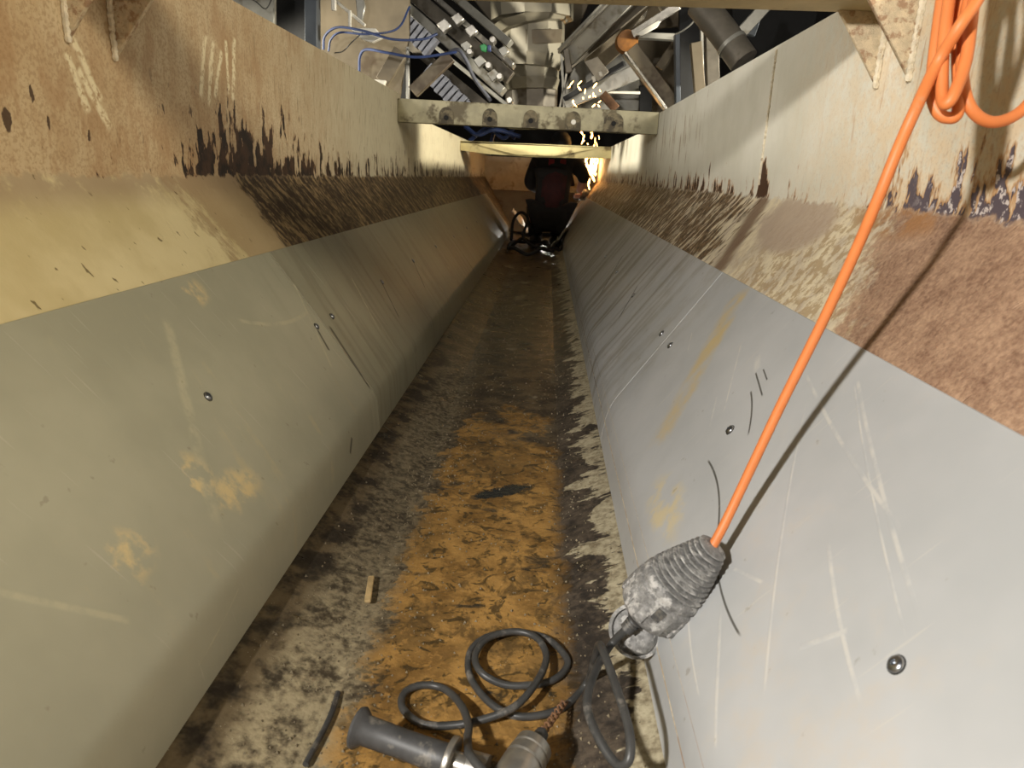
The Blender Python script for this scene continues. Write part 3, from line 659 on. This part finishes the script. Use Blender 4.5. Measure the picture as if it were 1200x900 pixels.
MB().lathe(A + Vector((0, -.01, 0)), A + Vector((0, .05, 0)), [(0, 0.05), (0.15, 0.052), (0.5, 0.056), (1, 0.056)], 20).build('round_cap', M['amber'], rf, smooth=True)['label'] = 'small amber brown round cap'
pf = thing('post_frame', 'dark posts and beams behind the right wall top', 'machine', aty(810, 110, 3.6))
slab(pf, 'recess_shade_plate', [(796, 8), (842, 8), (842, 130), (796, 130)], 4.0, 0.03, 'black')  # black slab in place of the unlit gap behind the posts
beamp(pf, 'post', (793, 40), (794, 125), 3.7, 3.7, 5, 0.05, 'bluegrey')
beamp(pf, 'post', (815, 50), (820, 110), 3.6, 3.6, 11, 0.04, 'taupe')
beamp(pf, 'post', (833, 30), (835, 100), 3.65, 3.65, 13, 0.05, 'galv_dark')
beamp(pf, 'post', (822, 30), (823, 110), 3.6, 3.6, 3, 0.02, 'galv')
slab(pf, 'upper_plate', [(752, -8), (812, -8), (806, 30), (760, 34)], 4.3, 0.03, 'taupe')
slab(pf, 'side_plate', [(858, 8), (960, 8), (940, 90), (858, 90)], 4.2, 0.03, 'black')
cable('grey_wire', [(816, 14, 3.3), (812, 26, 3.3), (800, 36, 3.3), (792, 40, 3.35)], 1.6, 'galv', 'thin pale wire hanging at the dark gap on the right')
P = [aty(820, 4, 2.9), aty(846, 36, 2.85), aty(872, 72, 2.8)]
tb = thing('clear_tube', 'wide glossy clear tube slanting down behind the right wall top', 'tube', P[2])
MB().tube(P, 0.052, 20).build('tube', M['galv_dark'], tb, smooth=True)
MB().tube([P[2] * 0.4 + P[1] * 0.6, P[2] * 0.5 + P[1] * 0.5], 0.056, 20).build('collar', M['galv'], tb, smooth=True)
beamp(pf, 'brace', (858, 50), (900, 4), 3.2, 3.2, 12, 0.03, 'galv')
beamp(pf, 'brace', (880, 42), (896, -6), 3.3, 3.3, 7, 0.03, 'bluegrey')

# ------------------------------------------------------------------ worker
YW = 5.05
pr = thing('person', 'person in black and dark red work clothes crouching with their back turned', 'person', (0.02, YW, -0.03))
def skin_mesh(name, verts, edges, mat, parent, sub=2):
    me = bpy.data.meshes.new(name); off = parent_world(parent)
    me.from_pydata([tuple(Vector(v[0]) - off) for v in verts], edges, []); me.materials.append(mat)
    o = bpy.data.objects.new(name, me); col.objects.link(o); o.parent = parent
    md = o.modifiers.new('skin', 'SKIN'); md.use_smooth_shade = True
    for i, v in enumerate(verts):
        r = v[1] if isinstance(v[1], tuple) else (v[1], v[1])
        me.skin_vertices[0].data[i].radius = r; me.skin_vertices[0].data[i].use_root = (i == 0)
    s_ = o.modifiers.new('sub', 'SUBSURF'); s_.levels = sub; s_.render_levels = sub
    return o
px_, hx = 0.035, 0.07
bv = [((0.03, YW, 0.23), (0.115, 0.10)), ((0.035, YW + 0.05, 0.34), (0.105, 0.085)), ((0.045, YW + 0.12, 0.46), (0.115, 0.09)), ((0.06, YW + 0.18, 0.545), (0.10, 0.075)),
      ((0.072, YW + 0.22, 0.60), 0.042), ((0.078, YW + 0.24, 0.645), 0.055), ((0.080, YW + 0.255, 0.70), 0.062),
      # legs: hip, knee forward, ankle, toe
      ((-0.05, YW + 0.01, 0.20), 0.075), ((-0.085, YW + 0.24, 0.24), 0.055), ((-0.065, YW + 0.05, 0.02), 0.036), ((-0.07, YW + 0.16, -0.005), 0.028),
      ((0.095, YW + 0.01, 0.20), 0.075), ((0.125, YW + 0.24, 0.25), 0.055), ((0.075, YW + 0.02, 0.02), 0.036), ((0.075, YW + 0.13, -0.005), 0.028),
      # left arm: shoulder, elbow, wrist
      ((-0.075, YW + 0.17, 0.535), 0.055), ((-0.125, YW + 0.22, 0.40), 0.042), ((-0.06, YW + 0.40, 0.36), 0.030), ((-0.03, YW + 0.45, 0.355), 0.024),
      # right arm reaching out to the grinder
      ((0.185, YW + 0.16, 0.545), 0.055), ((0.262, YW + 0.14, 0.46), 0.042), ((0.235, YW + 0.20, 0.385), 0.028), ((0.225, YW + 0.23, 0.35), 0.022)]
be = [(0, 1), (1, 2), (2, 3), (3, 4), (4, 5), (5, 6), (0, 7), (7, 8), (8, 9), (9, 10), (0, 11), (11, 12), (12, 13), (13, 14), (3, 15), (15, 16), (16, 17), (17, 18), (3, 19), (19, 20), (20, 21), (21, 22)]
body = skin_mesh('body', bv, be, M['skin'], pr)
gr = lambda i, k=1.16, a=0.006: (bv[i][0], tuple(q * k + a for q in bv[i][1]) if isinstance(bv[i][1], tuple) else bv[i][1] * k + a)
jk = skin_mesh('jacket', [gr(1), gr(0, 1.05), gr(2), gr(3), gr(15), gr(16), gr(17), gr(19), gr(20), ((0.245, YW + 0.175, 0.42), 0.042)], [(0, 1), (0, 2), (2, 3), (3, 4), (4, 5), (5, 6), (3, 7), (7, 8), (8, 9)], M['cloth'], pr)
jk['label'] = 'black work jacket'
# dark red back panel and two red shoulder tabs
bk = MB()
rowsz = [(YW - 0.085, 0.25, 0.075), (YW - 0.055, 0.34, 0.080), (YW + 0.005, 0.45, 0.085), (YW + 0.07, 0.53, 0.07)]
for t in (0, 0.012):
    for (yy, zz, hw) in rowsz:
        for k in range(5):
            u = -1 + k / 2; bk.v.append(Vector((0.035 + (zz - 0.25) * 0.07 + u * hw, yy - 0.012 + 0.035 * u * u + t, zz)))
for L in (0, 20):
    for i in range(3):
        for k in range(4): a = L + i * 5 + k; bk.f.append([a, a + 1, a + 6, a + 5])
rim = [0, 1, 2, 3, 4, 9, 14, 19, 18, 17, 16, 15, 10, 5]
for i in range(len(rim)): a, b = rim[i], rim[(i + 1) % len(rim)]; bk.f.append([a, b, b + 20, a + 20])
bk.build('back_panel', M['cloth_red'], jk, smooth=True)['label'] = 'dark red back panel'
for dx in (-0.03, 0.05):
    MB().box((0.05 + dx, YW + 0.055, 0.545), 0.04, 0.012, 0.045).build('shoulder_patch', plain('red_patch%d' % (dx > 0), C(116, 22, 30), 0.7), jk, bevel=0.003)
tr = skin_mesh('trousers', [gr(0, 1.12), gr(7, 1.12), gr(8, 1.12), (bv[9][0], 0.05), gr(11, 1.12), gr(12, 1.12), (bv[13][0], 0.05)], [(0, 1), (1, 2), (2, 3), (0, 4), (4, 5), (5, 6)], M['cloth'], pr)
for s, i, j in ((-1, 9, 10), (1, 13, 14)):
    a, b = Vector(bv[i][0]), Vector(bv[j][0])
    MB().tube([a + Vector((0, -0.05, -0.012)), a + Vector((0, -0.03, -0.006)), a + Vector((0, 0.02, 0.0)), b + Vector((0, 0, 0.002)), b + Vector((0, 0.05, -0.002))], [0.026, 0.040, 0.044, 0.036, 0.020], 12).build('boot', M['boot'], pr, smooth=True)
hp = Vector(bv[6][0])
cap = MB().lathe(hp + Vector((0, -0.01, -0.062)), hp + Vector((0, 0.005, 0.068)), [(0, 0.074), (0.35, 0.076), (0.65, 0.066), (0.85, 0.046), (1.0, 0.015)], 20)
cap.build('cap', M['helmet'], pr, smooth=True)
# fingers of the working hand
wp = Vector(bv[22][0])
for k in range(4):
    a = wp + Vector((-0.018 + k * 0.010, 0.0, -0.012)); MB().tube(spline([a, a + Vector((-0.004, 0.02, -0.022)), a + Vector((-0.006, 0.036, -0.024 - 0.003 * (k % 2))), a + Vector((-0.008, 0.044, -0.010))], 3), 0.006, 7).build('finger', M['skin'], pr, smooth=True)
MB().tube([wp + Vector((0.016, 0.0, 0)), wp + Vector((0.022, 0.02, -0.012)), wp + Vector((0.012, 0.036, -0.020))], 0.007, 7).build('thumb', M['skin'], pr, smooth=True)

# tools and cables round the worker
gA, gB = wp + Vector((-0.02, 0.06, -0.035)), wp + Vector((0.06, 0.16, -0.005))
g2 = thing('angle_grinder', 'angle grinder in the crouching worker\'s right hand throwing sparks', 'grinder', gA)
MB().lathe(gA, gB, [(0, 0.020), (0.1, 0.026), (0.7, 0.026), (0.75, 0.031), (1, 0.028)], 14).build('motor_body', M['rubber_dark'], g2, smooth=True)
MB().lathe(gB + Vector((0, 0, -0.02)), gB + Vector((0.004, 0.004, -0.045)), [(0, 0.02), (0.6, 0.02), (0.7, 0.05), (1, 0.05)], 18).build('disc', M['steel'], g2)
def fcable(name, pts, r, mat, lab, z0=None, cat='cable'):
    return tag(MB().tube(spline(pts, 8), r, 8).build(name, M[mat], None, smooth=True), lab, cat)
def ring_path(cx, cy, rx_, ry_, z, n=9, a0=0.0, turns=1.0, dz=0.0):
    return [Vector((cx + rx_ * cos(a0 + 2 * pi * turns * k / n), cy + ry_ * sin(a0 + 2 * pi * turns * k / n), z + dz * sin(3 * k))) for k in range(n + 1)]
fcable('black_cable', ring_path(-0.10, 4.62, 0.13, 0.36, 0.016, 12, 0.5, 1.35, 0.02), 0.011, 'cloth', 'black cable coil lying on the floor left of the worker\'s boots')
fcable('black_cable', [(-0.22, 4.75, 0.04), (-0.215, 4.85, 0.16), (-0.17, 4.95, 0.21), (-0.12, 4.9, 0.17), (-0.14, 4.75, 0.06), (-0.05, 4.6, 0.012), (0.06, 4.55, 0.0)], 0.010, 'cloth', 'black cable standing up in a loop against the left liner by the worker')
fcable('black_cable', ring_path(0.03, 4.72, 0.085, 0.16, 0.01, 10, 2.2, 0.9, 0.012), 0.010, 'cloth', 'black cable loop on the floor behind the worker\'s boots')
for (lab, c, s_) in (('crumpled pale sheet on the left liner beside the worker', (-0.185, 5.35, 0.10), -1), ('pale rag on the right of the worker\'s feet', (0.10, 4.86, 0.03), 1)):
    mb = MB(); n = 7
    for i in range(n):
        for j in range(n):
            u, v_ = i / (n - 1) - .5, j / (n - 1) - .5
            q = Vector((u * 0.11 + 0.02 * v_, v_ * 0.22, 0.012 * sin(9 * u + 4 * v_) + 0.010 * cos(11 * v_) + s_ * u * 0.14 + 0.03))
            mb.v.append(Vector(c) + q)
    N = n * n; mb.v += [q + Vector((0, 0, -0.004)) for q in mb.v[:N]]
    for L in (0, N):
        for i in range(n - 1):
            for j in range(n - 1): a = L + i * n + j; mb.f.append([a, a + n, a + n + 1, a + 1])
    rim = [j for j in range(n)] + [i * n + n - 1 for i in range(1, n)] + [(n - 1) * n + j for j in range(n - 2, -1, -1)] + [i * n for i in range(n - 2, 0, -1)]
    for i in range(len(rim)): a, b = rim[i], rim[(i + 1) % len(rim)]; mb.f.append([a, b, b + N, a + N])
    tag(mb.build('rag', M['white'], None, smooth=True), lab, 'rag')
# small lamp on the floor beyond the worker's legs
lp = aty(635, 251, 5.75)
wlp = thing('hand_lamp', 'small bright hand lamp glowing low beyond the worker\'s legs', 'lamp', (lp.x, 5.8, -0.03))
MB().box((lp.x, 5.80, lp.z), 0.07, 0.04, 0.07).build('housing', M['black'], wlp, bevel=0.006)
MB().lathe((lp.x, 5.777, lp.z), (lp.x, 5.781, lp.z), [(0, 0.02), (1, 0.022)], 16).build('lens', M['glow'], wlp)
MB().box((lp.x, 5.80, (lp.z - 0.035 - 0.03) / 2), 0.02, 0.02, lp.z - 0.005).build('stand', M['black'], wlp)
d = bpy.data.lights.new('hand_lamp_light', 'POINT'); d.energy = 0.8; d.shadow_soft_size = 0.02; d.color = (1, .95, .85)
o = bpy.data.objects.new('hand_lamp_light', d); col.objects.link(o); o.location = (lp.x, 5.74, lp.z + 0.02)
# sparks
sp = MB(); rs = random.Random(3)
def spark(c, ln, r, ang):
    c.x = min(c.x, 0.345); t = Vector((cos(ang), 0.2, sin(ang))) * ln; sp.lathe(c - t / 2, c + t / 2, [(0, r * .3), (.3, r), (.7, r), (1, r * .3)], 5)
for k in range(90):
    t = rs.random(); px = 697 - 8 * t + rs.gauss(0, 5 + 6 * t); py = 205 - 105 * t + rs.gauss(0, 4)
    spark(aty(px, py, 5.32 + rs.uniform(-.08, .08)), rs.uniform(.01, .05), rs.uniform(.002, .006), rs.uniform(0.9, 2.0))
for k in range(50):
    px = 690 + rs.gauss(2, 5); py = 196 + rs.gauss(0, 9)
    spark(aty(px + (py - 196) * -0.15, py, 5.5 + rs.uniform(-.05, .1)), rs.uniform(.01, .06), rs.uniform(.003, .008), rs.uniform(0.8, 2.2))
for k in range(16):
    spark(aty(rs.uniform(664, 704), rs.uniform(94, 124), 3.5 + rs.uniform(-.05, .05)), rs.uniform(.01, .03), rs.uniform(.002, .004), rs.uniform(0.6, 2.4))
tag(sp.build('sparks', M['spark']), 'spray of orange sparks rising beside the worker', 'sparks', kind='stuff')
d = bpy.data.lights.new('spark_light', 'POINT'); d.energy = 0.8; d.shadow_soft_size = 0.04; d.color = (1, .68, .36)
o = bpy.data.objects.new('spark_light', d); col.objects.link(o); o.location = aty(694, 192, 5.45)

# ------------------------------------------------------------------ orange extension cord with coupler
P0, P1 = atd(836, 641, 0.603), atd(757, 716, 0.642)
oc = thing('orange_extension_cord', 'bright orange extension cord hanging in loops at top right and running to a grey coupler', 'cord', P1)
def pxd(pts): return [atd(*p) for p in pts]
run = pxd([(1240, 60, 0.506), (1205, 122, 0.501), (1168, 143, 0.496), (1140, 130, 0.491), (1128, 90, 0.491), (1132, 20, 0.491), (1150, -60, 0.496), (1160, -110, 0.506), (1130, -115, 0.516), (1112, -50, 0.506), (1098, 40, 0.501), (1092, 100, 0.498), (1097, 128, 0.496), (1110, 138, 0.494), (1123, 128, 0.492), (1122, 60, 0.498), (1122, 0, 0.506), (1130, -80, 0.516), (1145, -115, 0.521), (1150, -60, 0.498), (1140, 10, 0.486), (1132, 70, 0.481), (1118, 110, 0.478), (1108, 122, 0.481), (1104, 108, 0.486), (1106, 50, 0.491), (1118, -30, 0.496), (1140, -100, 0.496), (1165, -112, 0.486), (1170, -60, 0.478), (1148, -5, 0.472), (1125, 30, 0.472), (1098, 75, 0.488), (1072, 130, 0.483), (1050, 180, 0.494), (1030, 230, 0.505), (1000, 300, 0.530), (960, 385, 0.560), (915, 475, 0.585), (870, 570, 0.603), (848, 616, 0.606)]) + [P0 + (P1 - P0) * 0.04]
MB().tube(spline(run, 10), 0.0041, 12).build('cable', M['orange'], oc, smooth=True)
prof = [(-0.015, 0.0090)]
nr = 10
for k in range(nr):
    t = 0.0 + k * 0.053; r = 0.0120 + 0.0150 * (k / (nr - 1)) ** 0.9
    prof += [(t, r), (t + 0.006, r + 0.0014), (t + 0.020, r + 0.0014), (t + 0.026, r), (t + 0.030, r - 0.0040), (t + 0.049, r - 0.0038)]
prof += [(0.535, 0.0285), (0.56, 0.0300), (0.60, 0.0305), (0.62, 0.0290), (0.64, 0.0290), (0.655, 0.0312), (0.80, 0.0318), (0.83, 0.0305), (0.90, 0.0300), (0.97, 0.0285), (1.0, 0.0255), (1.0, 0.019), (0.93, 0.018)]
cp = MB().lathe(P0, P1, prof, 32).build('coupler', M['rubber'], oc, smooth=True, angle=50); cp['label'] = 'grey rubber coupler with a ribbed tapering neck'
axc = (P1 - P0).normalized(); tocam = (CAM - (P0 + P1) / 2); tocam = (tocam - axc * tocam.dot(axc)).normalized(); sd = axc.cross(tocam)
for a in range(-2, 3):
    dv = tocam * cos(a * 0.62) + sd * sin(a * 0.62); c = P0 + (P1 - P0) * 0.84 + dv * 0.0305
    MB().bar(c - axc * 0.011, c + axc * 0.009, 0.009, 0.003, side=dv).build('grip_lug', M['rubber'], cp, bevel=0.001)
c = P0 + (P1 - P0) * 0.735 + (tocam * 0.95 - sd * 0.3).normalized() * 0.0316
MB().bar(c - axc * 0.006, c + axc * 0.006, 0.008, 0.0012, side=(tocam * 0.95 - sd * 0.3)).build('embossed_mark', M['rubber_dark'], cp)
# open round lid under the coupler
LC = atd(745, 739, 0.668); ln = ((CAM - LC).normalized() * 0.9 + axc * 0.3).normalized()
lid = MB().lathe(LC - ln * 0.004, LC + ln * 0.004, [(0, 0.022), (0, 0.0250), (0.9, 0.0256), (1.0, 0.0245), (1.0, 0.0222), (0.45, 0.0215)], 32).build('lid', M['rubber'], oc, smooth=True, angle=50)
lid['label'] = 'round hinged lid hanging open'
bx = (axc - ln * axc.dot(ln)).normalized(); by = ln.cross(bx)
lm = MB().lathe(LC + by * 0.006 - ln * 0.001, LC + by * 0.004 + ln * 0.012, [(0, 0.017), (0.5, 0.0165), (0.85, 0.013), (1, 0.008)], 14).build('lid_boss', M['rubber'], lid, smooth=True)
MB().bar(LC - bx * 0.026, P1 - axc * 0.005 - tocam * 0.024, 0.014, 0.004, side=ln).build('hinge', M['rubber_dark'], lid, bevel=0.001)

# ------------------------------------------------------------------ angle grinder on the floor with its dusty cable
zf = -0.03
H0, H1 = atz(418, 852, 0.012), atz(530, 893, 0.006)
gd = thing('angle_grinder', 'angle grinder lying at the bottom edge with ribbed black side handle and dusty grey cable', 'grinder', (H1.x, H1.y, zf))
L = (H1 - H0).length
MB().lathe(H0, H1, [(0, 0.012), (0, 0.0160), (0.03, 0.0168), (0.06, 0.0150), (0.10, 0.0118), (0.5, 0.0112), (0.85, 0.0118), (0.96, 0.0122), (1, 0.0105)], 28).build('side_handle', M['rubber_dark'], gd, smooth=True, angle=50)
hd = (H1 - H0).normalized()
MB().lathe(H1 - hd * 0.004, H1 + hd * 0.001, [(0, 0.0190), (1, 0.0190)], 28).build('handle_flange', M['steel'], gd, bevel=0.0008)
MB().lathe(H1, H1 + hd * 0.028, [(0, 0.009), (0.4, 0.009), (0.45, 0.013), (1, 0.014)], 20).build('neck', M['steel'], gd, smooth=True)
gh = H1 + hd * 0.062 + Vector((0.0, -0.030, -0.012))
MB().lathe(gh + Vector((0, 0, -0.010)), gh + Vector((0, 0, 0.016)), [(0, 0.022), (0.15, 0.028), (0.7, 0.028), (1, 0.020)], 22).build('gear_head', M['galv'], gd, smooth=True)
MB().lathe(gh + Vector((-0.02, -0.02, 0.002)), gh + Vector((-0.10, -0.17, 0.006)), [(0, 0.024), (0.1, 0.027), (0.85, 0.026), (1, 0.020)], 22).build('motor_body', M['rubber_dark'], gd, smooth=True)
rc = 0.0036
def fz(px, py, z): return atz(px, py, z)
F0 = zf + rc + 0.001; F1 = zf + 3 * rc; F2 = zf + 5 * rc
pl0 = P1 - axc * 0.012 - tocam * 0.002
relief0 = atd(750, 722, 0.645); relief1 = atd(733, 738, 0.648)
MB().lathe(P1 - axc * 0.01, relief0 + (relief1 - relief0) * 0.2, [(0, 0.017), (0.7, 0.0165), (1, 0.011)], 20).build('plug', M['rubber_dark'], gd, smooth=True)
pr_ = []
for k in range(6): pr_ += [(k / 6, 0.0082 - k * 0.0004), (k / 6 + 0.09, 0.0082 - k * 0.0004), (k / 6 + 0.095, 0.0062), (k / 6 + 0.155, 0.0062)]
MB().lathe(relief0, relief1, pr_ + [(1, 0.0055)], 14).build('strain_relief', M['rubber_dark'], gd, smooth=True, angle=50)
path = [relief0, relief1, atd(714, 758, 0.655), fz(696, 790, 0.05), fz(688, 826, 0.05), fz(700, 862, 0.045), fz(722, 895, 0.04), fz(737, 890, 0.05), fz(737, 855, 0.06), fz(722, 805, 0.065), fz(708, 766, 0.068), fz(702, 756, 0.058),
        fz(697, 772, 0.03), fz(688, 800, F0 + 0.005), fz(664, 826, F0), fz(634, 838, F0), fz(600, 838, F0), fz(570, 820, F0), fz(550, 790, F0), fz(552, 762, F0), fz(572, 746, F0), fz(606, 741, F0), (fz(640, 748, F0)), fz(662, 768, F0), fz(664, 782, F0), fz(648, 797, F0), fz(620, 803, F0),
        fz(590, 802, F0), fz(564, 788, F1), fz(557, 768, F1), fz(572, 748, F1), fz(602, 740, F1), fz(628, 747, F1), fz(640, 768, F1), fz(632, 794, F2), fz(606, 826, F2), fz(570, 842, F1), fz(530, 850, F0), fz(494, 848, F0), fz(472, 830, F0), fz(474, 812, F0), fz(494, 803, F0), fz(520, 807, F0), fz(540, 826, F1 + 0.002), fz(549, 850, F2 + 0.002), fz(548, 870, 0.0), H1 + hd * 0.02 + Vector((0, -0.01, 0.018)), gh + Vector((0, 0, 0.02))]
MB().tube(spline(path, 8), rc, 10).build('power_cable', M['greycable'], gd, smooth=True)

# metal connector with a twisted wire beside the grinder
K0, K1 = atz(636, 858, 0.004), atz(592, 930, 0.000)
mc = thing('metal_connector', 'grooved grey metal connector with a dark nipple at the bottom edge', 'connector', (K1.x, K1.y, zf))
kp = [(0, 0.004), (0.02, 0.0052), (0.16, 0.0062), (0.20, 0.009), (0.22, 0.0155), (0.25, 0.0185), (0.36, 0.0190), (0.37, 0.0175), (0.40, 0.0175), (0.41, 0.0195), (0.52, 0.0200), (0.53, 0.0180), (0.56, 0.0180), (0.57, 0.0200), (0.95, 0.0200), (1, 0.017)]
kp = [(t_, r_ * 0.84) for t_, r_ in kp]
MB().lathe(K0, K1, kp, 28).build('barrel', M['steel'], mc, smooth=True, angle=45)
MB().lathe(K0 - (K1 - K0) * 0.03, K0 + (K1 - K0) * 0.17, [(0, 0.003), (0.2, 0.0056), (1, 0.0068)], 12).build('nipple', M['rubber_dark'], mc, smooth=True)
tw = [K0 + (atz(662, 822, F1) - K0) * (k / 40) + Vector((0.0026 * cos(k * 1.1), 0.002 * sin(k * 1.1), 0.0026 * sin(k * 1.1))) for k in range(41)]
tag(MB().tube(tw, 0.0011, 6).build('twisted_wire', M['rust'], None, smooth=True), 'short rusty twisted wire between the connector and the cable', 'wire')

# ------------------------------------------------------------------ small litter on the floor
c = atz(433, 690, -0.022)
tag(MB().bar(c + Vector((-0.004, 0.026, 0.0)), c + Vector((0.004, -0.026, 0)), 0.0075, 0.004, side=(0, 0, 1)).build('wood_splinter', M['wood'], None, bevel=0.0015), 'pale wood splinter on the left of the rusty floor', 'splinter')
a, b = atz(396, 812, -0.027), atz(358, 896, -0.025)
tag(MB().tube(spline([a, a * .6 + b * .4 + Vector((.003, 0, .001)), b], 6), 0.0028, 8).build('mud_ridge', M['rubber_dark'], None, smooth=True), 'thin dark rod lying on the pale dried residue at lower left', 'ridge')  # thin tube shaped as a dark ridge of mud
gm = MB(); rg = random.Random(11)
def floor_z(x):
    for (x0, z0), (x1, z1) in zip(fp, fp[1:]):
        if x0 <= x <= x1: return z0 + (z1 - z0) * (x - x0) / (x1 - x0)
    return 0
for k in range(2600):
    y = 0.4 + 3.0 * rg.random() ** 1.6
    x = rg.choice((rg.gauss(-0.165, 0.03), rg.gauss(-0.16, 0.05), rg.gauss(0.05, 0.025), rg.uniform(-0.26, 0.11)))
    if not -0.268 < x < 0.112: continue
    r = rg.uniform(0.0006, 0.0019); z = floor_z(x) + r * 0.3; t = rg.random() * 6
    P = [Vector((x + r * 1.2 * cos(t), y + r * 1.2 * sin(t), z)), Vector((x + r * cos(t + 2.1), y + r * sin(t + 2.1), z)), Vector((x + r * cos(t + 4.2), y + r * sin(t + 4.2), z)), Vector((x, y, z + r * 1.3)), Vector((x, y, z - r))]
    gm.add(P, [(0, 1, 3), (1, 2, 3), (2, 0, 3), (1, 0, 4), (2, 1, 4), (0, 2, 4)])
tag(gm.build('grit', M['grit'], floor), 'scattered pale grit', kind='stuff')
